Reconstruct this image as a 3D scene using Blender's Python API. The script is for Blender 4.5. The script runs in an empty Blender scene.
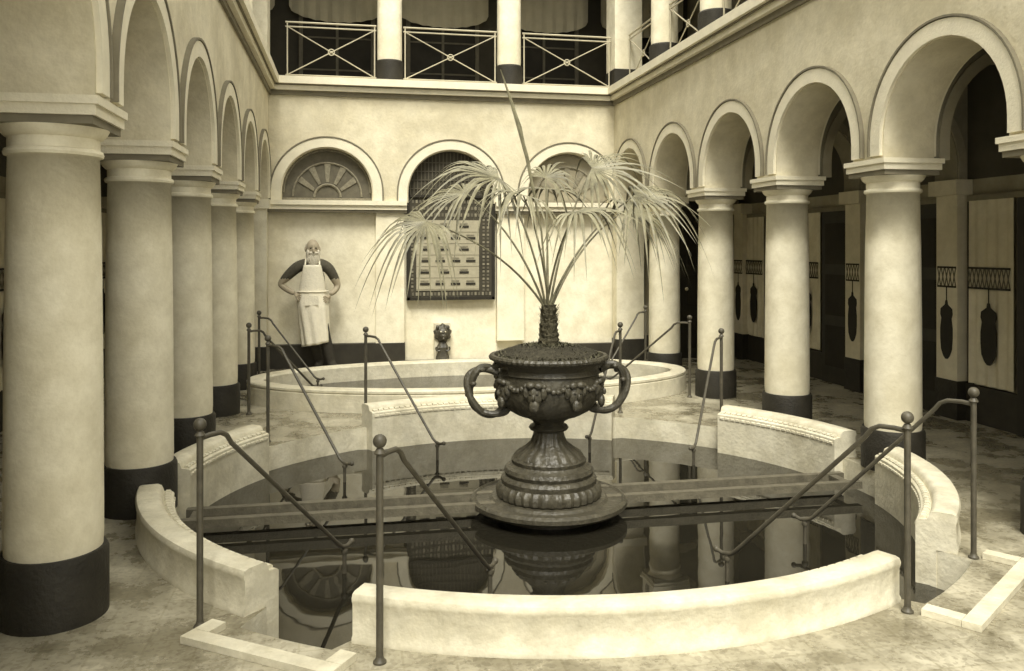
import bpy, bmesh, math, random
from mathutils import Vector, Matrix
random.seed(7)
sin, cos, pi, rad = math.sin, math.cos, math.pi, math.radians
scene = bpy.context.scene
try:
    scene.view_settings.view_transform = 'Standard'
    scene.view_settings.look = 'None'
except Exception: pass

# ------------------------------------------------------------ materials
def mat(name, col, rough=0.8, var=0.12, scale=3.0, bump=0.0, bscale=40.0, spec=0.3, var2=None, stain=0.0, stain_scale=1.2):
    m = bpy.data.materials.new(name); m.use_nodes = True
    nt = m.node_tree; N = nt.nodes; L = nt.links
    b = N['Principled BSDF']
    b.inputs['Roughness'].default_value = rough
    if 'Specular IOR Level' in b.inputs: b.inputs['Specular IOR Level'].default_value = spec
    tc = N.new('ShaderNodeTexCoord')
    nz = N.new('ShaderNodeTexNoise'); nz.inputs['Scale'].default_value = scale; nz.inputs['Detail'].default_value = 8
    nz.inputs['Roughness'].default_value = 0.65
    L.new(tc.outputs['Object'], nz.inputs['Vector'])
    r = N.new('ShaderNodeValToRGB')
    r.color_ramp.elements[0].position = 0.3; r.color_ramp.elements[1].position = 0.7
    c0 = [c*(1-var) for c in col]; c1 = [min(1, c*(1+var)) for c in col]
    r.color_ramp.elements[0].color = (*c0, 1); r.color_ramp.elements[1].color = (*c1, 1)
    L.new(nz.outputs['Fac'], r.inputs['Fac'])
    out = r.outputs['Color']
    if stain > 0:
        n2 = N.new('ShaderNodeTexNoise'); n2.inputs['Scale'].default_value = stain_scale; n2.inputs['Detail'].default_value = 10
        n2.inputs['Roughness'].default_value = 0.75
        L.new(tc.outputs['Object'], n2.inputs['Vector'])
        r2 = N.new('ShaderNodeValToRGB')
        r2.color_ramp.elements[0].position = 0.40; r2.color_ramp.elements[1].position = 0.60
        g = 1-stain
        r2.color_ramp.elements[0].color = (g, g*0.98, g*0.92, 1); r2.color_ramp.elements[1].color = (1, 1, 1, 1)
        L.new(n2.outputs['Fac'], r2.inputs['Fac'])
        mx = N.new('ShaderNodeMix'); mx.data_type = 'RGBA'; mx.blend_type = 'MULTIPLY'; mx.inputs['Factor'].default_value = 1
        L.new(out, mx.inputs[6]); L.new(r2.outputs['Color'], mx.inputs[7]); out = mx.outputs[2]
    L.new(out, b.inputs['Base Color'])
    if bump > 0:
        n3 = N.new('ShaderNodeTexNoise'); n3.inputs['Scale'].default_value = bscale; n3.inputs['Detail'].default_value = 6
        L.new(tc.outputs['Object'], n3.inputs['Vector'])
        bp = N.new('ShaderNodeBump'); bp.inputs['Strength'].default_value = bump; bp.inputs['Distance'].default_value = 0.02
        L.new(n3.outputs['Fac'], bp.inputs['Height']); L.new(bp.outputs['Normal'], b.inputs['Normal'])
    return m

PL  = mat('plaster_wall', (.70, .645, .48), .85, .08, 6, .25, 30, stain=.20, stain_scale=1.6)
PLC = mat('plaster_column', (.82, .77, .60), .7, .07, 5, .15, 40, stain=.12, stain_scale=2.5)
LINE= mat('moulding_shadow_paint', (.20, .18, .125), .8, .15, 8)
MOL = mat('moulding_cream', (.74, .69, .53), .75, .08, 8, .2, 60)
BLK = mat('black_plinth_paint', (.028, .025, .018), .6, .35, 6, .3, 50)
DAD = mat('dark_dado', (.035, .031, .022), .6, .3, 5)
MRB = mat('marble_kerb', (.68, .64, .50), .55, .12, 9, .25, 35, stain=.22, stain_scale=3)
IRN = mat('iron_rail', (.075, .067, .047), .5, .3, 20, spec=.4)
BRZ = mat('bronze_urn', (.060, .054, .037), .42, .35, 12, .5, 35, spec=.5)
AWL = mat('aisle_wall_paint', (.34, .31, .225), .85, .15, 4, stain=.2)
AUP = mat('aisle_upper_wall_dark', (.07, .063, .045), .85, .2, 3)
ACR = mat('aisle_arch_paint', (.26, .238, .172), .85, .15, 4, stain=.2)
APN = mat('aisle_pale_panel', (.66, .61, .46), .8, .1, 5, stain=.15)
DRK = mat('dark_interior', (.026, .023, .016), .8, .3, 3)
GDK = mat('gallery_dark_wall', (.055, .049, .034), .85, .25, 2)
GLT = mat('gallery_light_trim', (.46, .42, .305), .85, .12, 3)
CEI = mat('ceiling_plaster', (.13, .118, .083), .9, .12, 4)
WOOD= mat('weathered_beam', (.12, .108, .076), .6, .3, 14, .3, 60)
LEAF= mat('palm_leaf', (.185, .172, .108), .5, .5, 10, spec=.4)
TRK = mat('palm_trunk_fibre', (.10, .09, .057), .9, .4, 40, .8, 80)
SOIL= mat('soil_moss', (.05, .045, .03), .95, .5, 30, .8, 60)
SKIN= mat('skin', (.40, .345, .245), .6, .08, 20)
HAIR= mat('white_beard', (.60, .555, .44), .9, .12, 60, .6, 120)
SHRT= mat('dark_shirt', (.085, .077, .056), .9, .2, 30)
APRN= mat('white_apron', (.80, .75, .60), .85, .07, 20, .3, 40)
TROU= mat('dark_trousers', (.04, .036, .027), .9, .2, 20)
PAP = mat('notice_tile', (.36, .33, .235), .8, .1, 20)
GRY = mat('mosaic_grey', (.22, .20, .142), .8, .3, 30)
LUN = mat('lunette_grey', (.12, .108, .077), .8, .2, 12)
DOR = mat('dark_door', (.030, .027, .019), .6, .25, 6)
MOSS = mat('moss_leaves', (.10, .094, .058), .8, .4, 30)

def floor_mat():
    m = bpy.data.materials.new('mosaic_floor'); m.use_nodes = True
    nt = m.node_tree; N = nt.nodes; L = nt.links; b = N['Principled BSDF']
    tc = N.new('ShaderNodeTexCoord')
    vo = N.new('ShaderNodeTexVoronoi'); vo.inputs['Scale'].default_value = 60
    L.new(tc.outputs['Object'], vo.inputs['Vector'])
    r = N.new('ShaderNodeValToRGB')
    r.color_ramp.elements[0].position = .05; r.color_ramp.elements[0].color = (.35, .32, .235, 1)
    r.color_ramp.elements[1].position = .5; r.color_ramp.elements[1].color = (.48, .445, .335, 1)
    sep = N.new('ShaderNodeSeparateColor'); L.new(vo.outputs['Color'], sep.inputs[0]); L.new(sep.outputs[0], r.inputs['Fac'])
    def mul(a, c):
        mx = N.new('ShaderNodeMix'); mx.data_type = 'RGBA'; mx.blend_type = 'MULTIPLY'; mx.inputs['Factor'].default_value = 1
        L.new(a, mx.inputs[6]); L.new(c, mx.inputs[7]); return mx.outputs[2]
    nz = N.new('ShaderNodeTexNoise'); nz.inputs['Scale'].default_value = 2.0; nz.inputs['Detail'].default_value = 10; nz.inputs['Roughness'].default_value = .70
    L.new(tc.outputs['Object'], nz.inputs['Vector'])
    r2 = N.new('ShaderNodeValToRGB'); r2.color_ramp.elements[0].position = .42; r2.color_ramp.elements[1].position = .62
    r2.color_ramp.elements[0].color = (.42, .405, .36, 1); r2.color_ramp.elements[1].color = (1, 1, 1, 1)
    L.new(nz.outputs['Fac'], r2.inputs['Fac'])
    br = N.new('ShaderNodeTexBrick'); br.offset = 0.0; br.inputs['Scale'].default_value = 1.0
    br.inputs['Color1'].default_value = (1, 1, 1, 1); br.inputs['Color2'].default_value = (.95, .945, .93, 1); br.inputs['Mortar'].default_value = (.84, .83, .79, 1)
    br.inputs['Mortar Size'].default_value = .005; br.inputs['Brick Width'].default_value = .20; br.inputs['Row Height'].default_value = .20
    L.new(tc.outputs['Object'], br.inputs['Vector'])
    L.new(mul(mul(r.outputs['Color'], r2.outputs['Color']), br.outputs['Color']), b.inputs['Base Color'])
    r3 = N.new('ShaderNodeMapRange'); r3.inputs['From Min'].default_value = .42; r3.inputs['From Max'].default_value = .6
    r3.inputs['To Min'].default_value = .15; r3.inputs['To Max'].default_value = .5
    L.new(nz.outputs['Fac'], r3.inputs['Value']); L.new(r3.outputs['Result'], b.inputs['Roughness'])
    return m
FLR = floor_mat()

def water_mat():
    m = bpy.data.materials.new('pool_water'); m.use_nodes = True
    nt = m.node_tree; N = nt.nodes; L = nt.links; b = N['Principled BSDF']
    b.inputs['Base Color'].default_value = (.016, .0145, .010, 1)
    b.inputs['Roughness'].default_value = .02
    b.inputs['IOR'].default_value = 1.55
    tc = N.new('ShaderNodeTexCoord')
    nz = N.new('ShaderNodeTexNoise'); nz.inputs['Scale'].default_value = 2.5; nz.inputs['Detail'].default_value = 2
    L.new(tc.outputs['Object'], nz.inputs['Vector'])
    bp = N.new('ShaderNodeBump'); bp.inputs['Strength'].default_value = .02; bp.inputs['Distance'].default_value = .05
    L.new(nz.outputs['Fac'], bp.inputs['Height']); L.new(bp.outputs['Normal'], b.inputs['Normal'])
    return m
WAT = water_mat()

# ------------------------------------------------------------ mesh builder
class MB:
    def __init__(s): s.v = []; s.f = []; s.m = []
    def add(s, vs, fs, m=0):
        o = len(s.v); s.v += [tuple(p) for p in vs]
        for i, f in enumerate(fs):
            s.f.append(tuple(o+k for k in f)); s.m.append(m[i] if isinstance(m, list) else m)
    def box(s, x0, x1, y0, y1, z0, z1, m=0):
        s.add([(x0,y0,z0),(x1,y0,z0),(x1,y1,z0),(x0,y1,z0),(x0,y0,z1),(x1,y0,z1),(x1,y1,z1),(x0,y1,z1)],
              [(0,3,2,1),(4,5,6,7),(0,1,5,4),(1,2,6,5),(2,3,7,6),(3,0,4,7)], m)
    def prism(s, pts, mf, t0, t1, m=0):
        n = len(pts)
        vs = [mf(p, t0) for p in pts]+[mf(p, t1) for p in pts]
        fs = [tuple(range(n)), tuple(range(2*n-1, n-1, -1))]+[(i, n+i, n+(i+1) % n, (i+1) % n) for i in range(n)]
        s.add(vs, fs, m)
    def lathe(s, prof, cx=0, cy=0, n=40, m=0, rf=None, sx=1, sy=1):
        vs = []; fs = []; ms = []
        for (r, z) in prof:
            for k in range(n):
                t = 2*pi*k/n; rr = rf(r, z, t) if rf else r
                vs.append((cx+rr*cos(t)*sx, cy+rr*sin(t)*sy, z))
        for i in range(len(prof)-1):
            for k in range(n):
                fs.append((i*n+k, i*n+(k+1) % n, (i+1)*n+(k+1) % n, (i+1)*n+k)); ms.append(m[i] if isinstance(m, list) else m)
        fs.append(tuple(range(n-1, -1, -1))); ms.append(m[0] if isinstance(m, list) else m)
        fs.append(tuple((len(prof)-1)*n+k for k in range(n))); ms.append(m[-1] if isinstance(m, list) else m)
        s.add(vs, fs, ms)
    def tube(s, path, r, n=10, m=0):
        P = [Vector(p) for p in path]; vs = []; fs = []
        up = None
        for i, p in enumerate(P):
            d = (P[min(i+1, len(P)-1)]-P[max(i-1, 0)]).normalized()
            if up is None:
                up = Vector((0,0,1)) if abs(d.z) < .9 else Vector((1,0,0))
            a = d.cross(up)
            if a.length < 1e-5: a = d.cross(Vector((0,1,0)))
            a.normalize(); b = a.cross(d).normalized(); up = b
            rr = r[i] if isinstance(r, (list, tuple)) else r
            for k in range(n):
                t = 2*pi*k/n; vs.append(p+a*rr*cos(t)+b*rr*sin(t))
        for i in range(len(P)-1):
            for k in range(n):
                fs.append((i*n+k, i*n+(k+1) % n, (i+1)*n+(k+1) % n, (i+1)*n+k))
        fs.append(tuple(range(n-1, -1, -1))); fs.append(tuple((len(P)-1)*n+k for k in range(n)))
        s.add(vs, fs, m)
    def sphere(s, c, r, m=0, nu=16, nv=10, M=None, df=None):
        if not isinstance(r, (tuple, list)): r = (r, r, r)
        vs = []; fs = []
        for j in range(nv+1):
            ph = pi*j/nv
            for i in range(nu):
                t = 2*pi*i/nu
                p = Vector((sin(ph)*cos(t), sin(ph)*sin(t), cos(ph)))
                if df: p = df(p)
                p = Vector((p.x*r[0], p.y*r[1], p.z*r[2]))
                if M: p = M @ p
                vs.append(p+Vector(c))
        for j in range(nv):
            for i in range(nu):
                fs.append((j*nu+i, (j+1)*nu+i, (j+1)*nu+(i+1) % nu, j*nu+(i+1) % nu))
        s.add(vs, fs, m)
    def obj(s, name, mats, smooth=True, ang=35, parent=None, merge=True):
        me = bpy.data.meshes.new(name); me.from_pydata(s.v, [], s.f)
        for mm in mats: me.materials.append(mm)
        for p, k in zip(me.polygons, s.m): p.material_index = k
        bm = bmesh.new(); bm.from_mesh(me)
        if merge: bmesh.ops.remove_doubles(bm, verts=bm.verts, dist=1e-5)
        bmesh.ops.recalc_face_normals(bm, faces=bm.faces)
        for e in bm.edges:
            if len(e.link_faces) == 2:
                if e.calc_face_angle(0) > rad(ang): e.smooth = False
        for f in bm.faces: f.smooth = smooth
        bm.to_mesh(me); bm.free()
        o = bpy.data.objects.new(name, me); scene.collection.objects.link(o)
        if parent: o.parent = parent
        return o

def linked(o, name, loc):
    c = bpy.data.objects.new(name, o.data); c.location = loc; scene.collection.objects.link(c); return c
def empty(name, loc=(0,0,0)):
    e = bpy.data.objects.new(name, None); e.location = loc; scene.collection.objects.link(e); return e

# ------------------------------------------------------------ layout constants
XL, XR = -1.26, 3.87
YS = [-.55, .95, 2.45, 3.95, 5.45, 6.95, 8.45, 9.95]
YB = 11.45
ZC, ZA, RI, RO = 2.22, 2.34, .57, .71     # capital top, arch centre, radii
ZL = 3.66                                    # ledge bottom
WX0, WX1 = -3.0, 5.62

# ------------------------------------------------------------ arcade walls
def arch_pts(c, h0, h1, zb, zc, r, zt, n=28):
    pts = [(h0, zb), (c-r, zb)]
    for i in range(n+1):
        t = pi-pi*i/n; pts.append((c+r*cos(t), zc+r*sin(t)))
    pts += [(c+r, zb), (h1, zb), (h1, zt), (h0, zt)]
    return pts
def ring_pts(c, zb, zc, r0, r1, n=28):
    pts = [(c-r1, zb)]+[(c+r1*cos(pi-pi*i/n), zc+r1*sin(pi-pi*i/n)) for i in range(n+1)]+[(c+r1, zb), (c+r0, zb)]
    pts += [(c+r0*cos(pi*i/n), zc+r0*sin(pi*i/n)) for i in range(n+1)]+[(c-r0, zb)]
    return pts
mY = lambda p, t: (t, p[0], p[1])     # plane perpendicular to X
mX = lambda p, t: (p[0], t, p[1])     # plane perpendicular to Y
HL, HR = .215, .20
def arcade(name, xc, h):
    b = MB()
    ys = YS+[YB]
    for a, c in zip(ys[:-1], ys[1:]):
        mid = (a+c)/2
        b.prism(arch_pts(mid, a, c, ZC, ZA, RI, ZL), mY, xc-h, xc+h, 0)
        for sgn in (1, -1):
            f = xc+sgn*h
            b.prism(ring_pts(mid, ZC+.02, ZA, RI+.012, RO-.02), mY, f, f+sgn*.025, 1)
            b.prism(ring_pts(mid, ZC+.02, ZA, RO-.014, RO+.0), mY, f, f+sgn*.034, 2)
    return b.obj(name, [PL, MOL, LINE], ang=30, merge=False)
arcade('wall_left', XL, HL)
arcade('wall_right', XR, HR)

# ------------------------------------------------------------ columns
def column_mesh():
    b = MB()
    b.lathe([(.216, 0), (.216, .27), (.206, .29)], 0, 0, 40, 0)
    sh = [(.192, .29), (.195, .34), (.192, 1.0), (.186, 1.6), (.178, 1.98)]
    b.lathe(sh, 0, 0, 40, 1)
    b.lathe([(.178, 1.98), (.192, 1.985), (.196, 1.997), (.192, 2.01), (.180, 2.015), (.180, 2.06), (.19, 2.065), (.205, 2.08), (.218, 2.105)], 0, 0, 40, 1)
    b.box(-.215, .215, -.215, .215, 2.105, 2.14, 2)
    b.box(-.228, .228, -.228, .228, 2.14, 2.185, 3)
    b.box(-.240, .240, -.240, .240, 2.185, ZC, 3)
    return b
first = None
for x in (XL, XR):
    for y in YS[2:]:
        if first is None:
            first = column_mesh().obj('round_column', [BLK, PLC, LINE, MOL]); first.location = (x, y, 0)
        else:
            linked(first, 'round_column', (x, y, 0))
cp = MB()
for x in (XL, XR):
    cp.box(x-.2, x+.2, YB-.20, YB-.002, .31, 2.10, 0)
    cp.box(x-.21, x+.21, YB-.21, YB-.002, 0, .31, 1)
    cp.box(x-.24, x+.24, YB-.24, YB-.002, 2.10, ZC, 2)
cp.obj('corner_pier', [PLC, BLK, MOL], smooth=False)

# ------------------------------------------------------------ back wall
PX = [-1.123, .531, 2.185, 3.84]
b = MB()
b.box(WX0, PX[0], YB, YB+.3, 0, ZL, 4)
b.box(PX[3], WX1, YB, YB+.3, 0, ZL, 4)
b.box(PX[0], PX[3], YB+.06, YB+.3, 0, ZL, 3)
for i in range(3):
    c = (PX[i]+PX[i+1])/2
    b.prism(arch_pts(c, PX[i], PX[i+1], ZC-.02, 2.33, .585, ZL), mX, YB-.08, YB+.06, 0)
    b.prism(ring_pts(c, ZC, 2.33, .60, .72), mX, YB-.105, YB-.08, 1)
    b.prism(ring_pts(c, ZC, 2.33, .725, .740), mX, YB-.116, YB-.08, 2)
b.obj('wall_back', [PL, MOL, LINE, PLC, AWL], ang=30, merge=False)
b = MB()
for i, x in enumerate(PX[1:3]):
    b.box(x-.19, x+.19, YB-.05, YB+.06, .31, 2.06, 0)
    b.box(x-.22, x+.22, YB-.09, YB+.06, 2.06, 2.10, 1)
b.obj('wall_pilaster', [PLC, LINE], smooth=False)
b = MB()
for x0, x1 in ((PX[0]-.0, PX[1]+.22), (PX[2]-.22, PX[3])):
    b.box(x0, x1, YB-.12, YB+.06, 2.10, 2.16, 0)
    b.box(x0, x1, YB-.15, YB+.06, 2.16, ZC, 0)
    b.box(x0, x1, YB-.10, YB+.06, 2.065, 2.10, 1)
b.obj('trim_1', [MOL, LINE], smooth=False)
b = MB()
b.box(PX[0], PX[1]+.2, YB-.07, YB+.06, 0, .31, 0)
b.box(PX[2]+.2, PX[3], YB-.05, YB+.06, 0, .24, 0)
b.box(PX[1]+.2, PX[2]-.02, YB-.03, YB+.06, 0, .06, 0)
b.obj('baseboard_back', [DAD], smooth=False)
for i in range(3):
    c = (PX[i]+PX[i+1])/2
    b = MB()
    pts = [(c+.585*cos(pi*k/28), 2.33+.585*sin(pi*k/28)) for k in range(29)]+[(c-.585, ZC), (c+.585, ZC)]
    b.prism(pts, mX, YB+.045, YB+.059, 1 if i != 2 else 2)
    if i in (0, 2):
        for k in range(1, 6):
            t = pi*k/6
            b.prism([(c+.2*cos(t-.1), 2.27+.2*sin(t-.1)), (c+.42*cos(t-.1), 2.30+.42*sin(t-.1)), (c+.42*cos(t+.1), 2.30+.42*sin(t+.1)), (c+.2*cos(t+.1), 2.27+.2*sin(t+.1))], mX, YB+.03, YB+.045, 0)
        b.tube([(c+.17*cos(pi*k/16), YB+.035, 2.27+.17*sin(pi*k/16)) for k in range(17)], .018, 6, 0)
        b.tube([(c+.45*cos(pi*k/16), YB+.035, 2.28+.45*sin(pi*k/16)) for k in range(17)], .014, 6, 0)
        b.tube([(c+.57*cos(pi*k/16), YB+.035, 2.33+.57*sin(pi*k/16)) for k in range(17)], .016, 6, 0)
        b.box(c-.58, c+.58, YB+.02, YB+.05, 2.22, 2.26, 0)
    else:
        for k in range(-11, 12):
            x = c+k*.05; hh = math.sqrt(max(0, .585**2-(k*.05)**2))
            b.box(x-.005, x+.005, YB+.03, YB+.045, 2.32, 2.33+hh, 2)
        for z in (2.4, 2.52, 2.64, 2.76):
            w = math.sqrt(.585**2-(z-2.33)**2); b.box(c-w, c+w, YB+.03, YB+.045, z-.005, z+.005, 2)
    b.obj('window_%d' % (i+1), [GRY, LUN if i != 1 else GDK, AWL if i == 2 else LUN], ang=30, merge=False)
# mosaic notice panel
b = MB(); x0, x1, z0, z1 = .755, 1.965, .88, 2.31
b.box(x0, x1, YB-.02, YB+.058, z0, z1, 0)
for (a, c_, e, f) in ((x0, x1, z0, z0+.04), (x0, x1, z1-.03, z1), (x0, x0+.04, z0, z1), (x1-.04, x1, z0, z1)):
    b.box(a, c_, YB-.05, YB-.02, e, f, 1)
for k in range(22):
    xx = x0+.07+k*.0505
    for zz in (z0+.06, z1-.11, z1-.2, z1-.29): b.box(xx, xx+.028, YB-.028, YB-.02, zz, zz+.045, 2 if (k % 2) else 4)
for k in range(22):
    zz = z0+.12+k*.0505
    for xx in (x0+.06, x1-.11, x1-.17): b.box(xx, xx+.03, YB-.028, YB-.02, zz, zz+.03, 2 if (k % 2) else 4)
ix0, ix1, iz0, iz1 = x0+.13, x1-.22, z0+.13, z1-.34
b.box(ix0, ix1, YB-.03, YB-.02, iz0, iz1, 3)
for r in range(6):
    zz = iz0+.02+r*(iz1-iz0-.02)/6
    b.box(ix0, ix1, YB-.033, YB-.03, zz-.008, zz, 2)
    for k in range(3 if r % 2 else 4):
        xx = ix0+.05+k*(ix1-ix0)/(3.2 if r % 2 else 4.1)
        b.box(xx, xx+.13, YB-.038, YB-.03, zz+.055, zz+.085, 1)
        b.box(xx+.005, xx+.115, YB-.036, YB-.03, zz+.1, zz+.12, 2)
b.obj('mosaic_notice_panel', [GDK, DRK, GRY, PAP, LUN], smooth=False)
# lion mask fountain
b = MB(); fx = 1.24; fy = YB+.02
b.box(fx-.11, fx+.11, fy-.05, fy+.04, .06, .56, 1)
def maned(p):
    k = 1+.10*sin(9*math.atan2(p.z, p.x)); return Vector((p.x*k, p.y, p.z*k))
b.sphere((fx, fy-.06, .43), (.12, .06, .125), 0, 36, 14, df=maned)
b.sphere((fx, fy-.11, .43), (.072, .05, .08), 0)
b.sphere((fx, fy-.155, .40), (.036, .035, .03), 0)
b.sphere((fx, fy-.15, .435), (.017, .03, .03), 0)
for s_ in (-1, 1):
    b.sphere((fx+s_*.03, fy-.15, .455), (.012, .01, .01), 1); b.sphere((fx+s_*.07, fy-.1, .51), (.024, .02, .026), 0)
b.tube([(fx, fy-.15, .385), (fx, fy-.19, .375), (fx, fy-.2, .36)], .013, 8, 0)
b.lathe([(.03, .32), (.05, .29), (.075, .24), (.06, .17), (.085, .1), (.09, .0)], fx, fy-.06, 18, 0, rf=lambda r, z, t: r*(1+.1*cos(6*t)))
for s_ in (-1, 1):
    b.tube([(fx+s_*(.02+.03*k/10)*cos(k*.7)+s_*.05, fy-.1, .22+(.01+.03*k/10)*sin(k*.7)) for k in range(11)], .012, 6, 0)
b.obj('lion_mask_fountain', [BRZ, MRB])

# ------------------------------------------------------------ ledge, gallery
b = MB()
for (z0_, z1_, o, m_) in ((3.60, 3.66, .03, 1), (3.66, 3.72, .08, 0), (3.72, 3.735, .10, 1), (3.735, 3.83, .14, 0)):
    b.box(XL-.2, XL+HL+o, -1.3, YB-.08, z0_, z1_, m_)
    b.box(XR-HR-o, XR+.2, -1.3, YB-.08, z0_, z1_, m_)
    b.box(XL-.2, XR+.2, YB-.08-o, YB+.3, z0_, z1_, m_)
b.obj('trim_2', [MOL, LINE], smooth=False)
b = MB()
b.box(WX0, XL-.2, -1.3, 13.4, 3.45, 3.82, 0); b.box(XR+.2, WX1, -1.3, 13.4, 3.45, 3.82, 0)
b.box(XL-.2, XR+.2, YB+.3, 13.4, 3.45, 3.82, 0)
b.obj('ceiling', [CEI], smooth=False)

def gcol():
    b = MB()
    b.lathe([(.19, 0), (.19, .28), (.175, .30)], 0, 0, 32, 0)
    b.lathe([(.165, .30), (.168, .36), (.165, 1.2), (.155, 1.75), (.17, 1.76), (.17, 1.79), (.155, 1.8), (.157, 1.85), (.2, 1.92)], 0, 0, 32, 1)
    b.box(-.21, .21, -.21, .21, 1.92, 1.99, 1)
    return b
gy = YB+.08
g0 = gcol().obj('gallery_column', [BLK, PLC]); g0.location = (PX[1], gy, 3.83)
linked(g0, 'gallery_column', (PX[2], gy, 3.83))
for x in (XL, XR):
    for y in YS[3:]: linked(g0, 'gallery_column', (x, y, 3.83))
b = MB()
for x in (XL, XR):
    b.box(x-.2, x+.2, gy-.2, gy+.2, 4.12, 5.81, 0); b.box(x-.21, x+.21, gy-.21, gy+.21, 3.83, 4.12, 1)
b.obj('gallery_corner_pier', [PLC, BLK], smooth=False)
b = MB()
b.box(XL-.2, XL+.2, -1.3, YB+.3, 5.83, 6.2, 0); b.box(XR-.2, XR+.2, -1.3, YB+.3, 5.83, 6.2, 0)
b.box(XL+.2, XR-.2, gy-.2, gy+.2, 5.83, 6.2, 0)
b.obj('gallery_beam', [PL], smooth=False)
b = MB()
b.box(WX0-.2, XL, -1.3, 13.6, 6.2, 6.3, 0); b.box(XR, WX1+.2, -1.3, 13.6, 6.2, 6.3, 0); b.box(XL, XR, YB, 13.6, 6.2, 6.3, 0)
b.obj('gallery_roof', [CEI], smooth=False)
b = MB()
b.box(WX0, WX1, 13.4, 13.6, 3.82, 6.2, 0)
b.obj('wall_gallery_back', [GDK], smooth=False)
for i in range(-1, 4):
    b = MB()
    c = (PX[1]+PX[2])/2+(i-1)*1.654+.1
    b.box(c-.55, c+.55, 13.36, 13.399, 3.84, 5.9, 0)
    for a in (-.58, .52): b.box(c+a, c+a+.06, 13.33, 13.399, 3.84, 5.95, 1)
    b.box(c-.02, c+.02, 13.34, 13.36, 3.84, 5.4, 1)
    for z in (4.35, 4.85): b.box(c-.52, c+.52, 13.345, 13.36, z, z+.025, 1)
    n = 40; vs = []
    for r in range(7):
        for k in range(n+1):
            u = -1+2*k/n; zt = 5.9; zb = 5.30-.22*math.sqrt(max(0, 1-u*u))
            vs.append((c+u*.72, 13.24+.02*sin(k*1.3)*(.3+r/7), zt+(zb-zt)*r/6))
    b.add(vs, [(r*(n+1)+k, r*(n+1)+k+1, (r+1)*(n+1)+k+1, (r+1)*(n+1)+k) for r in range(6) for k in range(n)], 2)
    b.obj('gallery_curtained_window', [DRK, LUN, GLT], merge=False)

def railing(p0, p1):
    b = MB(); P0 = Vector(p0); P1 = Vector(p1); d = (P1-P0); up = Vector((0,0,1))
    A = lambda t, z: P0+d*t+up*z
    r = .010
    for z in (.06, .70): b.tube([A(0, z), A(1, z)], r, 6, 0)
    b.tube([A(0, .76), A(1, .76)], .013, 6, 0)
    for t in (.02, .98): b.tube([A(t, .0), A(t, .76)], r, 6, 0)
    b.tube([A(.02, .06), A(.98, .70)], .008, 6, 0); b.tube([A(.02, .70), A(.98, .06)], .008, 6, 0)
    b.tube([A(.5+.04*cos(2*pi*k/16)/d.length, .38+.04*sin(2*pi*k/16)) for k in range(17)], .008, 6, 0)
    b.sphere(A(.5, .38), .016, 0, 10, 6)
    return b.obj('gallery_railing', [GLT])
zr = 3.83
for a, c in ((XL+.42, PX[1]-.18), (PX[1]+.18, PX[2]-.18), (PX[2]+.18, XR-.215)): railing((a, gy-.05, zr), (c, gy-.05, zr))
for x in (XL, XR):
    yy = YS[3:]
    for a, c in zip(yy, yy[1:]+[YB-.15]): railing((x, a+.18, zr), (x, c-.18 if c < 11 else c, zr))

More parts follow.
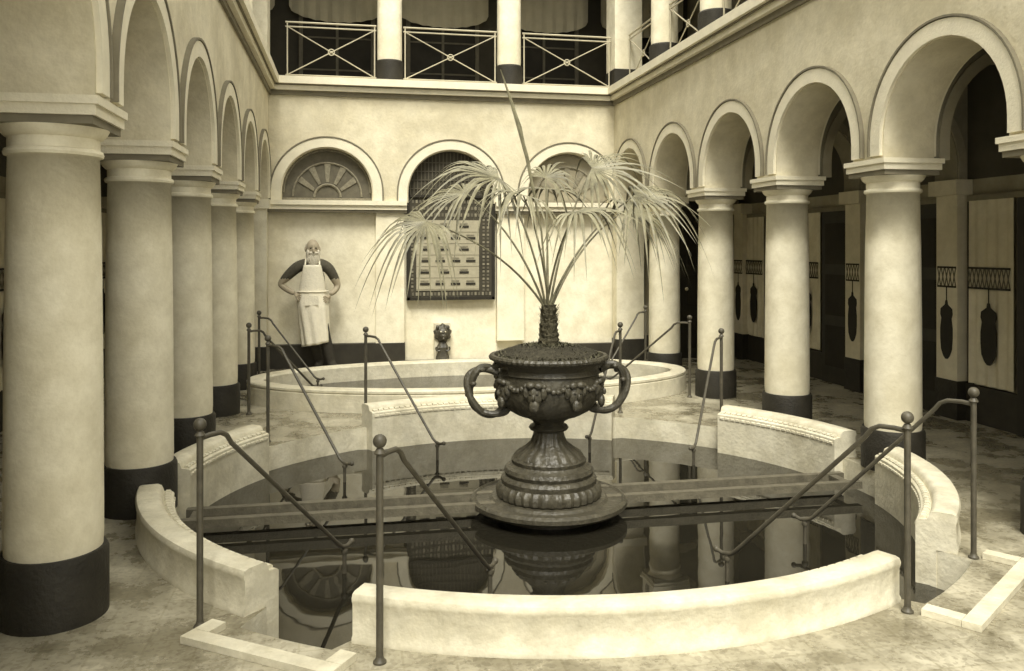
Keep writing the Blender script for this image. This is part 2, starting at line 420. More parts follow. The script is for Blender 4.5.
# ------------------------------------------------------------ aisles
def aisle(side, xw, xc, sg):
    b = MB()
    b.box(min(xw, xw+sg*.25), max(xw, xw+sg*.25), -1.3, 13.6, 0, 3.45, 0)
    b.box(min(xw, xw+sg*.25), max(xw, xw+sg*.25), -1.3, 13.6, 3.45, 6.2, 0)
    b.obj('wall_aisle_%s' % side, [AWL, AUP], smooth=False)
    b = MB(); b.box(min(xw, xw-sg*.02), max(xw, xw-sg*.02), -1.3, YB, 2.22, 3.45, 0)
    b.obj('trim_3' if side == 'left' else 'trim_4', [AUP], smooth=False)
    d = MB(); d.box(min(xw, xw-sg*.04), max(xw, xw-sg*.04), -1.3, YB, 0, .34, 0)
    d.obj('baseboard_%s' % side, [DAD], smooth=False)
    e = MB(); e.box(min(xw, xc), max(xw, xc), -1.5, -1.3, 0, 6.2, 0)  # unseen end wall, added to keep front light out of the aisle
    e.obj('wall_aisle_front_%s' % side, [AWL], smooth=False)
    pil = MB(); orn = MB(); cr = MB()
    ys = YS+[YB-.20]
    fx = lambda t: xw-sg*t
    def bx(mb, t0, t1, y0, y1, z0, z1, m):
        a, c = fx(t0), fx(t1); mb.box(min(a, c), max(a, c), y0, y1, z0, z1, m)
    for y in ys[2:]:
        bx(pil, 0, .12, y-.14, y+.14, .36, 2.08, 0); bx(pil, 0, .13, y-.15, y+.15, 0, .36, 1)
        bx(pil, 0, .17, y-.19, y+.19, 2.08, ZC, 2)
        if y < 11:
            c = (xw+xc+sg*.22)/2; hw = abs(xw-(xc+sg*.22))/2
            cr.prism(arch_pts(c, c-hw, c+hw, ZC, 2.36, hw-.13, 3.45), mX, y-.15, y+.15, 0)
            cr.prism(ring_pts(c, ZC, 2.36, hw-.12, hw-.04), mX, y-.165, y-.15, 1)
    def vase(t, y, s):
        sil = [(.012, 1.10), (.02, 1.06), (.08, 1.02), (.085, .97), (.07, .93), (.085, .84), (.085, .74), (.075, .64), (.045, .58), (.015, .55)]
        p = [(y+a*s, z) for a, z in sil]+[(y-a*s, z) for a, z in reversed(sil)]
        orn.prism(p, mY, fx(t), fx(t+.006), 3)
        bx(orn, t, t+.004, y-.006, y+.006, 1.08, 1.22, 3)
    def frieze(t, y, w):
        bx(orn, t, t+.004, y-w, y+w, 1.40, 1.418, 3); bx(orn, t, t+.004, y-w, y+w, 1.22, 1.238, 3)
        n = max(3, int(2*w/.05)); st = 2*w/n
        for k in range(n):
            ya = y-w+k*st
            orn.prism([(ya, 1.238), (ya+.010, 1.238), (ya+st, 1.40), (ya+st-.010, 1.40)], mY, fx(t), fx(t+.004), 2)
            orn.prism([(ya+st, 1.238), (ya+st-.010, 1.238), (ya, 1.40), (ya+.010, 1.40)], mY, fx(t), fx(t+.0045), 2)
    for y, y2 in zip(ys[2:-1], ys[3:]):
        c = (y+y2)/2
        if c < 11:
            bx(orn, .0, .05, c-.58, c-.02, .0, 2.02, 0)
            for k in range(3): bx(orn, .05, .06, c-.52, c-.10, .2+k*.6, .68+k*.6, 3)
            n = 24; vs = []
            for r in range(5):
                for k in range(n+1):
                    vs.append((fx(.05+.012*sin(k*1.1)*(.4+.15*r)), c+.02+.52*k/n, 2.02-(2.02-.36)*r/4))
            orn.add(vs, [(r*(n+1)+k, r*(n+1)+k+1, (r+1)*(n+1)+k+1, (r+1)*(n+1)+k) for r in range(4) for k in range(n)], 1)
            bx(orn, 0, .03, c+.54, c+.59, .0, 2.02, 0)
            frieze(.07, c+.28, .25); vase(.07, c+.28, 1.1)
            bx(orn, 0, .06, c-.55, c+.55, 2.02, 2.07, 4)
    for y in ys[2:]:
        frieze(.12, y, .125); vase(.12, y, .95)
    pil.obj('aisle_pilaster_%s' % side, [APN, BLK, APN], smooth=False)
    cr.obj('aisle_cross_arch_%s' % side, [ACR, AWL], ang=30, merge=False)
    orn.obj('aisle_panelling_%s' % side, [DOR, APN, LUN, DRK, LINE], smooth=False)
aisle('left', WX0, XL, -1)
aisle('right', WX1, XR, 1)
b = MB(); c = 4.72
b.prism([(c-.42, 0), (c+.42, 0), (c+.42, 1.9)]+[(c+.42*cos(pi*k/16), 1.9+.42*sin(pi*k/16)) for k in range(1, 16)]+[(c-.42, 1.9)], mX, YB-.04, YB-.002, 0)
b.prism(ring_pts(c, 0, 1.9, .42, .5), mX, YB-.08, YB-.002, 1)
for q in (-1, 1):
    for k in range(3): b.box(c+q*.2-.14, c+q*.2+.14, YB-.06, YB-.04, .15+k*.6, .6+k*.6, 2)
b.sphere((c+.04, YB-.08, 1.0), .025, 1)
b.obj('door_1', [DOR, APN, DRK], ang=30, merge=False)
b = MB(); b.lathe([(.0001, 0), (.075, 0), (.08, .02), (.0001, .03)], 0, 0, 24, 0)
o = b.obj('round_enamel_sign', [MOL]); o.rotation_euler = (rad(90), 0, 0); o.location = (4.13, YB-.01, 1.75)
b = MB(); b.box(XR+.22, 4.2, YB-.03, YB, 0, .34, 0); b.box(5.24, 5.44, YB-.03, YB, 0, .34, 0); b.obj('baseboard_aisle_end', [DAD], smooth=False)

# ------------------------------------------------------------ pools
C1 = (1.285, 5.50); A1, B1 = 2.52, 2.40
C2 = (1.36, 9.16); A2, B2 = 2.42, 1.14
gaps1 = [(226.5, 239.5), (297, 316), (37, 62), (118, 145)]
def ept(C, A, B, s, ph): return (C[0]+A*s*cos(ph), C[1]+B*s*sin(ph))
def floor_section(b, X0, X1, Y0, Y1, C, A, B, sfun, n=240, depth=-.8):
    inn = []; out = []; cor = [(X0, Y0), (X1, Y0), (X1, Y1), (X0, Y1)]
    def hit(dx, dy):
        t = 1e9
        if dx > 0: t = min(t, (X1-C[0])/dx)
        if dx < 0: t = min(t, (X0-C[0])/dx)
        if dy > 0: t = min(t, (Y1-C[1])/dy)
        if dy < 0: t = min(t, (Y0-C[1])/dy)
        return (C[0]+dx*t, C[1]+dy*t)
    for i in range(n):
        ph = 2*pi*i/n; p = ept(C, A, B, sfun(math.degrees(ph)), ph)
        inn.append(p); out.append(hit(p[0]-C[0], p[1]-C[1]))
    angs = [math.atan2(p[1]-C[1], p[0]-C[0]) % (2*pi) for p in out]
    ca = [(math.atan2(q[1]-C[1], q[0]-C[0]) % (2*pi), q) for q in cor]
    for i in range(n):
        j = (i+1) % n; a0 = angs[i]; a1 = angs[j] if j else 2*pi
        mid = [q for (a, q) in ca if a0 < a < a1]
        poly = [(*inn[i], 0), (*out[i], 0)]+[(*q, 0) for q in mid]+[(*out[j], 0), (*inn[j], 0)]
        b.add(poly, [tuple(range(len(poly)))], 0)
        b.add([(*inn[i], 0), (*inn[j], 0), (*inn[j], depth), (*inn[i], depth)], [(0, 1, 2, 3)], 1)
def s1(d):
    for g in gaps1:
        if g[0]+.3 <= d <= g[1]-.3: return 1.03 if g[0] > 200 else .97
    return .95
b = MB()
floor_section(b, WX0, WX1, -1.3, 7.96, C1, A1, B1, s1)
floor_section(b, WX0, WX1, 7.96, YB+.05, C2, A2, B2, lambda d: .95)
fl = b.obj('floor', [FLR, MRB], smooth=False)
b = MB()
pts = [(*ept(C1, A1, B1, 1.04, 2*pi*i/120), -.78) for i in range(120)]; b.add(pts, [tuple(range(120))], 0)
b.obj('pool_floor', [DRK], smooth=False)
b = MB(); n = 180
b.add([(*ept(C1, A1, B1, s1(2*i)-.002, 2*pi*i/180), -.19) for i in range(n)], [tuple(range(n))], 0)
b.obj('pool_water', [WAT])
b = MB()
b.add([(*ept(C2, A2, B2, .945, 2*pi*i/180), .04) for i in range(n)], [tuple(range(n))], 0)
b.obj('pool_water', [WAT])

def sweep(b, C, A, B, ph0, ph1, prof, n, m=0):
    vs = []; fs = []; k = len(prof)
    for i in range(n+1):
        ph = rad(ph0+(ph1-ph0)*i/n)
        px, py = C[0]+A*cos(ph), C[1]+B*sin(ph)
        nx, ny = cos(ph)/A, sin(ph)/B; l = math.hypot(nx, ny); nx /= l; ny /= l
        for (w, z) in prof: vs.append((px-nx*w, py-ny*w, z))
    for i in range(n):
        for j in range(k):
            fs.append((i*k+j, i*k+(j+1) % k, (i+1)*k+(j+1) % k, (i+1)*k+j))
    fs.append(tuple(range(k))); fs.append(tuple(n*k+j for j in range(k-1, -1, -1)))
    b.add(vs, fs, m)
KP = [(.0, 0), (.0, .02), (.008, .03), (.008, .15), (.002, .165), (.0, .18), (.008, .196), (.025, .202), (.11, .202), (.13, .192), (.138, .175), (.145, .155), (.19, .15), (.20, .14), (.20, -.75), (.1, -.75), (.1, 0)]
def kerb(C, A, B, p0, p1, prof):
    b = MB(); n = max(8, int(abs(p1-p0)/1.5))
    sweep(b, C, A, B, p0, p1, prof, n)
    nd = int(abs(p1-p0)/1.3)
    for i in range(nd):
        a = p0+.4+(p1-p0-.8)*(i+.12)/nd; c = p0+.4+(p1-p0-.8)*(i+.88)/nd
        sweep(b, C, A, B, a, c, [(.150, .145), (.150, .160), (.158, .168), (.178, .168), (.186, .160), (.186, .145)], 1)
        sweep(b, C, A, B, a, c, [(.198, .10), (.198, .125), (.208, .12), (.208, .105)], 1)
    return b.obj('marble_pool_kerb', [MRB], ang=40, merge=False)
for p0, p1 in ((186.5, 226.5), (239.5, 297), (316, 353.5), (6.5, 37), (62, 118), (145, 173.5)):
    kerb(C1, A1, B1, p0, p1, KP)
KP2 = [(.0, 0), (.0, .17), (.012, .18), (.0, .19), (.0, .21), (.012, .22), (.15, .22), (.17, .20), (.17, -.1), (.05, -.1), (.05, 0)]
b = MB(); sweep(b, C2, A2, B2, 0, 180, KP2, 60); sweep(b, C2, A2, B2, 180, 360, KP2, 60)
b.obj('marble_basin_kerb', [MRB], ang=30, merge=False)

def slab(pa, pb, ext, w=.075, h=.03, name='entry_step_border'):
    b = MB(); A = Vector((*pa, 0)); B = Vector((*pb, 0)); d = (B-A).normalized()
    o = Vector((d.y, -d.x, 0))
    if (A+o-Vector((*C1, 0))).length < (A-Vector((*C1, 0))).length: o = -o
    def quad(pts, h):
        vs = [(p.x, p.y, 0.001) for p in pts]+[(p.x, p.y, h) for p in pts]
        b.add(vs, [(3,2,1,0),(4,5,6,7),(0,1,5,4),(1,2,6,5),(2,3,7,6),(3,0,4,7)], 0)
    quad([A+o*ext-d*w, B+o*ext+d*w, B+o*(ext+w)+d*w, A+o*(ext+w)-d*w], h)
    quad([A-d*w+o*.04, A+o*.04, A+o*(ext-.002), A-d*w+o*(ext-.002)], h)
    quad([B+o*.04, B+d*w+o*.04, B+d*w+o*(ext-.002), B+o*(ext-.002)], h)
    return b.obj(name, [MRB], smooth=False)
def P(s, ph): return ept(C1, A1, B1, s, rad(ph))
slab(P(1.03, 227), P(1.03, 240), .14); slab(P(1.03, 297), P(1.03, 316), .20)

b = MB()
for y in (5.43, 5.66):
    b.box(C1[0]-2.31, C1[0]+2.31, y-.028, y+.028, -.13, -.078, 0)
for x in (-.95, 3.5): b.box(x-.03, x+.03, 5.46, 5.63, -.12, -.085, 0)
b.obj('wooden_divider_beam', [WOOD], smooth=False)

# ------------------------------------------------------------ urn
UX, UY = 1.315, 5.50
b = MB()
b.lathe([(.36, -.75), (.36, -.14), (.50, -.13), (.525, -.11), (.525, -.085), (.50, -.07), (.485, -.085), (.40, -.085), (.38, -.07)], 0, 0, 72, 0)
b.lathe([(.32, -.08), (.345, -.06), (.35, -.03), (.345, .0), (.325, .02)], 0, 0, 144, 0, rf=lambda r, z, t: r*(1+.02*cos(36*t)))
b.lathe([(.315, .02), (.32, .05), (.305, .07), (.29, .075), (.30, .10), (.29, .125), (.26, .135), (.245, .15), (.25, .175), (.235, .19)], 0, 0, 96, 0, rf=lambda r, z, t: r*(1+.012*cos(32*t)))
b.lathe([(.235, .19), (.215, .22), (.16, .255), (.12, .29), (.105, .33), (.10, .36), (.125, .37), (.135, .385), (.125, .40), (.10, .41), (.11, .43), (.16, .455)], 0, 0, 96, 0, rf=lambda r, z, t: r*(1+(.03*cos(20*t) if z < .34 else 0)))
body = [(.14, .45), (.22, .475), (.29, .515), (.335, .57), (.355, .63), (.36, .69), (.352, .745), (.35, .76), (.365, .77), (.352, .78), (.345, .80), (.36, .825), (.395, .85), (.415, .86), (.42, .875), (.41, .89), (.385, .89), (.37, .86)]
b.lathe(body, 0, 0, 120, 0, rf=lambda r, z, t: r*(1+(.018*cos(30*t) if z < .56 else (.01*cos(60*t) if z > .84 else .0))))
for k in range(8):
    t = 2*pi*(k+.5)/8 - .1
    R = Matrix.Rotation(t+pi/2, 3, 'Z'); o = Vector((cos(t), sin(t), 0))
    c = o*.352+Vector((0, 0, .655))
    loc = lambda x, y, z: c+R @ Vector((x, y, z))
    b.sphere(c, (.058, .04, .075), 0, 14, 10, M=R)
    b.sphere(loc(0, -.045, -.005), (.012, .015, .022), 0, 8, 6, M=R)
    for q in (-1, 1):
        b.sphere(loc(q*.022, -.034, .015), (.012, .008, .007), 1, 8, 6, M=R)
        b.sphere(loc(q*.06, -.0, .02), (.026, .03, .05), 0, 10, 8, M=R)
        b.sphere(loc(q*.028, -.02, .068), (.032, .028, .024), 0, 10, 8, M=R)
    b.sphere(loc(0, -.026, -.068), (.036, .024, .045), 0, 10, 8, M=R)
for k in range(8):
    t0 = 2*pi*k/8 - .1
    pts = []
    for i in range(13):
        t = t0-.26+.52*i/12; z = .73-.05*sin(pi*i/12)
        pts.append((.362*cos(t), .362*sin(t), z))
    b.tube(pts, .012, 6, 0)
    for i in range(1, 12, 2):
        p = pts[i]; b.sphere(p, (.022, .022, .02), 0, 8, 6)
for sg in (-1, 1):
    base = [(.31, .53), (.34, .50), (.42, .485), (.50, .52), (.555, .60), (.57, .69), (.545, .76), (.49, .80), (.43, .80), (.37, .775)]
    pts = []
    for i in range(len(base)-1):
        for u in range(4):
            f = u/4; p0 = base[max(i-1, 0)]; p1 = base[i]; p2 = base[i+1]; p3 = base[min(i+2, len(base)-1)]
            cr = lambda a, b_, c_, d: .5*((2*b_)+(-a+c_)*f+(2*a-5*b_+4*c_-d)*f*f+(-a+3*b_-3*c_+d)*f**3)
            pts.append((cr(p0[0], p1[0], p2[0], p3[0]), cr(p0[1], p1[1], p2[1], p3[1])))
    pts.append(base[-1])
    for ph in (0, pi):
        path = []
        for i, (x, z) in enumerate(pts):
            a = i*.30+ph; path.append((sg*(x+.014*cos(a)), .018*sin(a), z+.010*cos(a)))
        b.tube(path, [.025+.002*sin(i*.6) for i in range(len(path))], 10, 0)
    b.tube([(sg*.40, 0, .80), (sg*.36, .07, .83), (sg*.31, .15, .815)], .018, 8, 0)
    b.tube([(sg*.40, 0, .80), (sg*.36, -.07, .83), (sg*.31, -.15, .815)], .018, 8, 0)
    for k in range(5):
        b.sphere((sg*(.45+.03*k), .03*(-1)**k, .81-.012*k*k), (.022, .02, .018), 0, 8, 6)
# slightly slimmer bowl than base
nv = []
for (x, y, z) in b.v:
    k = .955 if z > .44 else 1.0
    zz = z if z < .44 else .44+(z-.44)*.97
    nv.append((x*k, y*k, zz))
b.v = nv
urn = b.obj('bronze_handled_urn', [BRZ, DRK]); urn.location = (UX, UY, 0)

# ------------------------------------------------------------ palm in the urn
b = MB()
b.lathe([(.335, .85), (.34, .87), (.31, .90), (.22, .93), (.05, .945)], 0, 0, 40, 0)
for i in range(2600):
    r = .345*math.sqrt(random.random()); t = random.random()*2*pi
    z = .865+.08*(1-(r/.355)**2)
    p = Vector((r*cos(t), r*sin(t), z)); a = random.random()*2*pi; l = .010+.013*random.random()
    d = Vector((cos(a), sin(a), .5+.6*random.random()))*l; sd_ = Vector((-sin(a), cos(a), 0))*l*.4
    b.add([p-sd_, p+sd_, p+d], [(0, 1, 2)], 1)
prof = []
for i in range(18):
    z = .92+i*.017; prof.append((.066-.018*i/14+(.006 if i % 2 else 0), z))
b.lathe(prof, 0, 0, 20, 2, rf=lambda r, z, t: r*(1+.12*sin(7*t+z*60)))
for i in range(140):
    t = random.random()*2*pi; z = .93+.25*random.random(); r = .05
    p = Vector((r*cos(t), r*sin(t), z)); d = Vector((cos(t)*.03, sin(t)*.03, .05)); sd_ = Vector((-sin(t), cos(t), 0))*.008
    b.add([p-sd_, p+sd_, p+d], [(0, 1, 2)], 2)
def fan(hub, d, up, L, nseg=22, spread=105, droop=.35, w0=.014):
    hub = Vector(hub); d = Vector(d).normalized(); up = Vector(up).normalized()
    side = d.cross(up).normalized(); up = side.cross(d).normalized()
    for k in range(nseg):
        a = rad(-spread+2*spread*(k+.4*random.random())/(nseg-1))
        dr = (d*cos(a)+side*sin(a)).normalized(); lat = dr.cross(up).normalized()
        l = L*(.70+.30*cos(a*.8))*(.85+.28*random.random()); dp = droop*(.5+1.0*random.random())
        rows = 10; vs = []
        for i in range(rows+1):
            t = i/rows
            p = hub+dr*l*t+Vector((0, 0, -1))*l*dp*max(0, t-.35)**1.6*2.2 - dr*l*dp*.35*max(0, t-.4)**2
            w = w0*(.3+2.0*t if t < .45 else 1.2*(1-t)/.55+.02)
            vs += [p-lat*w, p+up*w*.5, p+lat*w]
        fs = []
        for i in range(rows):
            q = i*3; fs += [(q, q+1, q+4, q+3), (q+1, q+2, q+5, q+4)]
        b.add(vs, fs, 3)
def petiole(hub, bend=.25):
    s0 = Vector((random.uniform(-.02, .02), random.uniform(-.02, .02), 1.14)); h = Vector(hub)
    m = s0.lerp(h, .5)+Vector((-(h.x)*bend*.6, -(h.y)*bend*.6, .06+bend*.25))
    pts = []
    for i in range(13):
        t = i/12; pts.append(s0*(1-t)**2+m*2*t*(1-t)+h*t*t)
    b.tube(pts, [.009-.004*i/12 for i in range(13)], 6, 3)
leaves = [  # hub, dir, up, L, droop, nseg
 ((-.36, -.10, 2.05), (-.95, -.35, .12), (.05, -.50, .85), .62, .42, 24),
 ((-.84, -.15, 1.76), (-.6, -.3, -.35), (-.35, -.60, .68), .48, .72, 22),
 ((.32, .05, 2.14), (.9, -.2, .10), (-.1, -.55, .83), .60, .40, 24),
 ((.58, -.10, 1.95), (.9, -.3, -.05), (.15, -.48, .85), .58, .55, 24),
 ((.08, -.42, 1.82), (.6, -.7, .0), (.1, -.4, .9), .48, .55, 18),
 ((-.24, -.32, 1.92), (-.6, -.6, .1), (-.1, -.4, .9), .44, .55, 18),
 ((.10, .45, 2.02), (.1, .9, .1), (0, -.45, .88), .50, .45, 20),
 ((-.52, .35, 1.98), (-.8, .5, .0), (-.2, -.4, .88), .54, .5, 20),
 ((.68, .35, 1.88), (.9, .4, -.1), (.3, -.4, .88), .52, .6, 20),
 ((.02, .18, 2.08), (.3, .2, .3), (-.2, -.6, .7), .34, .5, 14),
]
for hub, d, up, L, dp, ns in leaves:
    petiole(hub, .3); fan(hub, d, up, L, ns, 105, dp, .0105)
b.tube([(0, 0, 1.15), (-.05, 0, 1.7), (-.15, 0, 2.2), (-.25, 0, 2.55), (-.33, 0, 2.78)], [.007, .007, .013, .012, .003], 6, 3)
b.tube([(-.13, 0, 2.1), (-.19, .02, 2.4), (-.28, .02, 2.66)], [.004, .010, .002], 6, 3)
palm = b.obj('fan_palm', [SOIL, MOSS, TRK, LEAF], merge=False); palm.location = (UX, UY, 0)

# ------------------------------------------------------------ handrails
def handrail(base, end, zend=-.05, h=.85, foot=-.7, name='iron_handrail'):
    b = MB(); B = Vector((*base, 0)); E = Vector((*end, 0)); d = (E-B).normalized()
    b.tube([B, B+Vector((0, 0, h-.03))], .014, 12, 0)
    b.lathe([(.026, 0.001), (.026, .008), (.018, .015), (.015, .025)], B.x, B.y, 16, 0)
    b.lathe([(.020, h-.05), (.023, h-.045), (.017, h-.035), (.013, h-.028)], B.x, B.y, 16, 0)
    b.sphere(B+Vector((0, 0, h)), .027, 0, 16, 12)
    z1 = h-.06
    p = [B+Vector((0, 0, z1)), B+d*.06+Vector((0, 0, z1+.004)), B+d*.13+Vector((0, 0, z1)), B+d*.17+Vector((0, 0, z1-.02))]
    a = B+d*.2+Vector((0, 0, z1-.06)); e = E-d*.05+Vector((0, 0, zend+.03))
    for i in range(7): p.append(a.lerp(e, i/6))
    p += [E-d*.02+Vector((0, 0, zend+.01)), E+d*.03+Vector((0, 0, zend)), E+d*.07+Vector((0, 0, zend+.01))]
    b.tube(p, .0112, 10, 0)
    b.sphere(E+d*.075+Vector((0, 0, zend+.01)), .017, 0, 10, 8)
    b.tube([E+Vector((0, 0, zend)), E+Vector((0, 0, foot))], .012, 10, 0)
    b.lathe([(.018, zend-.03), (.02, zend-.02), (.018, zend-.01)], E.x, E.y, 12, 0)
    return b.obj(name, [IRN])
handrail((-.618, 3.70), (-.03, 4.68)); handrail((.112, 3.25), (.705, 4.24))
handrail((2.39, 3.265), (1.98, 4.18)); handrail((3.14, 3.77), (2.69, 4.62))
handrail((-.66, 7.12), (-.04, 6.50)); handrail((.14, 7.72), (.72, 7.03))
handrail((3.25, 6.98), (2.77, 6.47)); handrail((2.56, 7.74), (2.05, 7.04))
handrail((-.95, 8.35), (-.35, 8.95), .14, foot=-.1); handrail((-1.02, 9.95), (-.35, 9.5), .14, foot=-.1)
handrail((3.62, 9.95), (2.95, 9.5), .14, foot=-.1); handrail((3.55, 8.40), (2.85, 8.95), .14, foot=-.1)

# ------------------------------------------------------------ the man
man = empty('bearded_attendant', (-.473, 11.15, 0))
def skin_obj(name, verts, edges, radii, root, sub=2):
    me = bpy.data.meshes.new(name); me.from_pydata(verts, edges, [])
    o = bpy.data.objects.new(name, me); scene.collection.objects.link(o)
    md = o.modifiers.new('skin', 'SKIN')
    for i, r in enumerate(radii):
        sv = me.skin_vertices[0].data[i]; sv.radius = r if isinstance(r, tuple) else (r, r); sv.use_root = (i == root)
    md.use_smooth_shade = True
    s_ = o.modifiers.new('sub', 'SUBSURF'); s_.levels = sub; s_.render_levels = sub
    bpy.context.view_layer.update()
    dg = bpy.context.evaluated_depsgraph_get()
    nm = bpy.data.meshes.new_from_object(o.evaluated_get(dg))
    o2 = bpy.data.objects.new(name, nm)
    bpy.data.objects.remove(o); scene.collection.objects.link(o2); o2.name = name
    for p in nm.polygons: p.use_smooth = True
    return o2
V = [(0,.0,.94),(0,-.01,1.08),(0,0,1.24),(0,.01,1.36),(0,0,1.42),(0,-.015,1.49),
     (-.10,.01,1.375),(-.19,.01,1.35),(-.31,.03,1.24),(-.42,.05,1.12),(-.32,.03,1.05),(-.225,-.03,1.0),
     (.10,.01,1.375),(.195,.01,1.345),(.265,.04,1.22),(.32,.06,1.09),(.28,.02,1.03),(.215,-.04,.985),
     (-.095,0,.88),(-.07,-.02,.68),(-.02,-.03,.48),(.04,.0,.28),(.09,.03,.10),(.05,-.09,.05),
     (.095,0,.88),(.12,-.05,.68),(.15,-.09,.48),(.20,-.11,.28),(.24,-.12,.10),(.30,-.23,.05)]
E = [(0,1),(1,2),(2,3),(3,4),(4,5),(3,6),(6,7),(7,8),(8,9),(9,10),(10,11),(3,12),(12,13),(13,14),(14,15),(15,16),(16,17),
     (0,18),(18,19),(19,20),(20,21),(21,22),(22,23),(0,24),(24,25),(25,26),(26,27),(27,28),(28,29)]
Rr = [(.165,.13),(.16,.12),(.17,.125),(.13,.10),.06,.055,
      .085,.082,.068,.046,.042,.03,.085,.082,.068,.046,.042,.03,
      .10,.09,.078,.070,.058,.045,.10,.09,.078,.070,.058,.045]
bd = skin_obj('body', V, E, Rr, 0)
for mm in (SHRT, SKIN, TROU, BLK): bd.data.materials.append(mm)
for p in bd.data.polygons:
    c = p.center
    if c.z > 1.43 and abs(c.x) < .1: k = 1
    elif abs(c.x) > .235 and .9 < c.z < 1.19: k = 1
    elif abs(c.x) > .2 and .9 < c.z < 1.06: k = 1
    elif c.z < .09: k = 3
    elif c.z < .97: k = 2
    else: k = 0
    p.material_index = k
bd.parent = man
def hand(name, wrist, fwd, out):
    w = Vector(wrist); f = Vector(fwd).normalized(); n = Vector(out).normalized(); s_ = f.cross(n).normalized(); n = s_.cross(f)
    vs = [w, w+f*.045, w+f*.085]; rr = [(.022,.018), (.034,.017), (.034,.014)]; es = [(0,1),(1,2)]
    for k, (off, ln) in enumerate(((-.030,.062),(-.010,.074),(.010,.070),(.030,.055))):
        i = len(vs); b0 = w+f*.088+s_*off
        vs += [b0, b0+f*ln*.45-n*.008+s_*off*.15, b0+f*ln*.8-n*.028+s_*off*.2, b0+f*ln*.95-n*.045+s_*off*.2]
        rr += [.0095,.009,.008,.007]; es += [(2,i),(i,i+1),(i+1,i+2),(i+2,i+3)]
    i = len(vs); t0 = w+f*.035-s_*.032
    vs += [t0, t0+f*.03-s_*.03-n*.008, t0+f*.055-s_*.042-n*.018]; rr += [.012,.011,.009]; es += [(1,i),(i,i+1),(i+1,i+2)]
    h = skin_obj(name, [tuple(v) for v in vs], es, rr, 1, 1)
    h.data.materials.append(SKIN); h.parent = man
hand('hand_right', (-.225,-.03,1.0), (.45,-.75,-.35), (-.5,-.8,.2))
hand('hand_left', (.215,-.04,.985), (-.4,-.75,-.4), (.5,-.8,.2))
hd = MB()
def headf(p):
    q = Vector(p)
    if q.z < 0: q.x *= 1-.22*(-q.z); q.y *= 1-.10*(-q.z)
    if q.y < 0:
        q.y *= .96
        if abs(q.z-.1) < .25 and abs(abs(q.x)-.38) < .25: q.y += .06
    return q
hc = Vector((0, 0, 0))
hd.sphere(hc, (.080, .098, .118), 0, 32, 24, df=headf)
hd.sphere(hc+Vector((0, -.1, -.012)), (.015, .024, .028), 0, 10, 8)
hd.sphere(hc+Vector((0, -.112, -.026)), (.018, .014, .012), 0, 10, 8)
for q in (-1, 1):
    hd.sphere(hc+Vector((q*.031, -.083, .010)), (.010, .007, .005), 2, 10, 8)
    hd.sphere(hc+Vector((q*.031, -.088, .026)), (.019, .007, .004), 3, 10, 8)
    hd.sphere(hc+Vector((q*.082, .008, 0)), (.011, .022, .032), 0, 10, 8)
    hd.sphere(hc+Vector((q*.066, .03, .020)), (.020, .05, .045), 1, 12, 8)
    hd.sphere(hc+Vector((q*.026, -.098, -.046)), (.032, .016, .013), 1, 12, 8)
hd.sphere(hc+Vector((0, .045, .015)), (.076, .062, .075), 1, 16, 12)
hd.sphere(hc+Vector((0, -.113, -.066)), (.02, .006, .004), 3, 8, 6)
def beardf(p):
    q = Vector(p); q.x *= (1-.35*max(0, -q.z)); k = 1+.06*sin(14*math.atan2(p.y, p.x)+5*p.z); q.x *= k; q.y *= k; return q
hd.sphere(hc+Vector((0, -.062, -.125)), (.078, .052, .115), 1, 36, 20, df=beardf)
for q in (-1, 1): hd.sphere(hc+Vector((q*.058, -.045, -.06)), (.026, .045, .06), 1, 14, 10)
ho = hd.obj('head', [SKIN, HAIR, DRK, AWL], parent=man, merge=False)
ho.location = (0, -.035, 1.575); ho.scale = (1.08, 1.05, 1.08); ho.rotation_euler = (0, 0, rad(8))
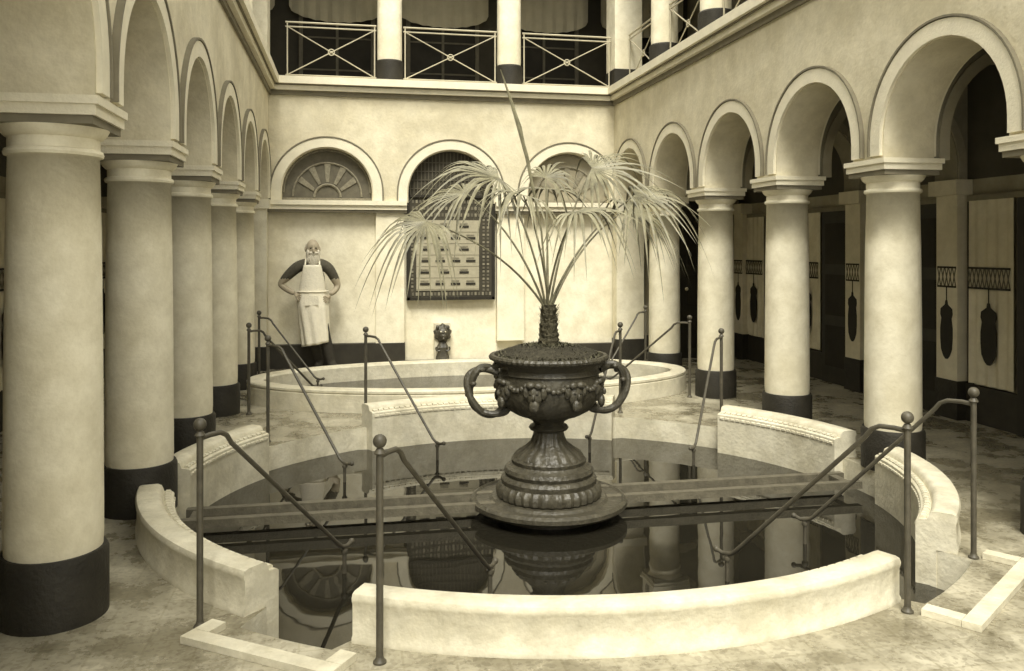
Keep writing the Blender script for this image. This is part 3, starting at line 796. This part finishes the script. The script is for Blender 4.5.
# apron
ap = MB(); rows = 30; cols = 25; vs = []
for i in range(rows+1):
    z = 1.375-(1.375-.36)*i/rows
    if z > 1.05: th = rad(34+(1.375-z)/.325*30); Rx, Ry = .190, .158
    else:
        th = rad(64+8*min(1, (1.05-z)/.2)); k = min(1, (1.05-z)/.2); Rx = .190+.02*k-.05*max(0, .8-z); Ry = .158+.035*k+.02*max(0, .9-z)
    xo = .0 if z > .9 else (.9-z)*.10
    for j in range(cols+1):
        a = -th+2*th*j/cols
        f = .012*sin(9*a+2*z)*min(1, max(0, (1.1-z)*2))
        vs.append(((Rx+f)*sin(a)+xo, -(Ry+f)*cos(a)-.005-(.9-min(z, .9))*.05, z+(.03*a if z < .5 else 0)))
fs = [(i*(cols+1)+j, i*(cols+1)+j+1, (i+1)*(cols+1)+j+1, (i+1)*(cols+1)+j) for i in range(rows) for j in range(cols)]
ap.add(vs, fs, 0)
ao = ap.obj('apron', [APRN], parent=man)
sm = ao.modifiers.new('solid', 'SOLIDIFY'); sm.thickness = .008
b = MB()
for q in (-1, 1): b.tube([(q*.09, -.14, 1.37), (q*.085, -.095, 1.43), (q*.065, -.02, 1.47), (q*.04, .06, 1.46)], .011, 8, 0)
b.tube([(.198*sin(rad(a)), -.17*cos(rad(a))-.005, 1.03) for a in range(-175, 180, 10)], .010, 8, 0)
b.prism([(-.09, .86), (.08, .86), (.08, .98), (-.09, .98)], mX, -.205, -.198, 0)
b.obj('apron_straps', [APRN], parent=man)

# ------------------------------------------------------------ light, world
w = bpy.data.worlds.new('sky'); scene.world = w; w.use_nodes = True
bg = w.node_tree.nodes['Background']; bg.inputs[0].default_value = (1, .97, .865, 1); bg.inputs[1].default_value = 1.95
sd = bpy.data.lights.new('sun', 'SUN'); sd.energy = 5.0; sd.angle = rad(24); sd.color = (1, .96, .85)
so = bpy.data.objects.new('sun', sd); scene.collection.objects.link(so)
dirv = Vector((.14, .66, -1)).normalized(); so.rotation_euler = dirv.to_track_quat('-Z', 'Y').to_euler(); so.location = (1, -2, 9)

# ------------------------------------------------------------ camera
cd = bpy.data.cameras.new('camera'); cd.sensor_fit = 'HORIZONTAL'; cd.sensor_width = 36; cd.lens = 36*838/1024
cd.shift_y = -87.5/1024; cd.clip_start = .05
co = bpy.data.objects.new('camera', cd); scene.collection.objects.link(co)
co.location = (0, 0, 1.59); co.rotation_euler = (rad(90), 0, -math.atan2(162, 838))
scene.camera = co
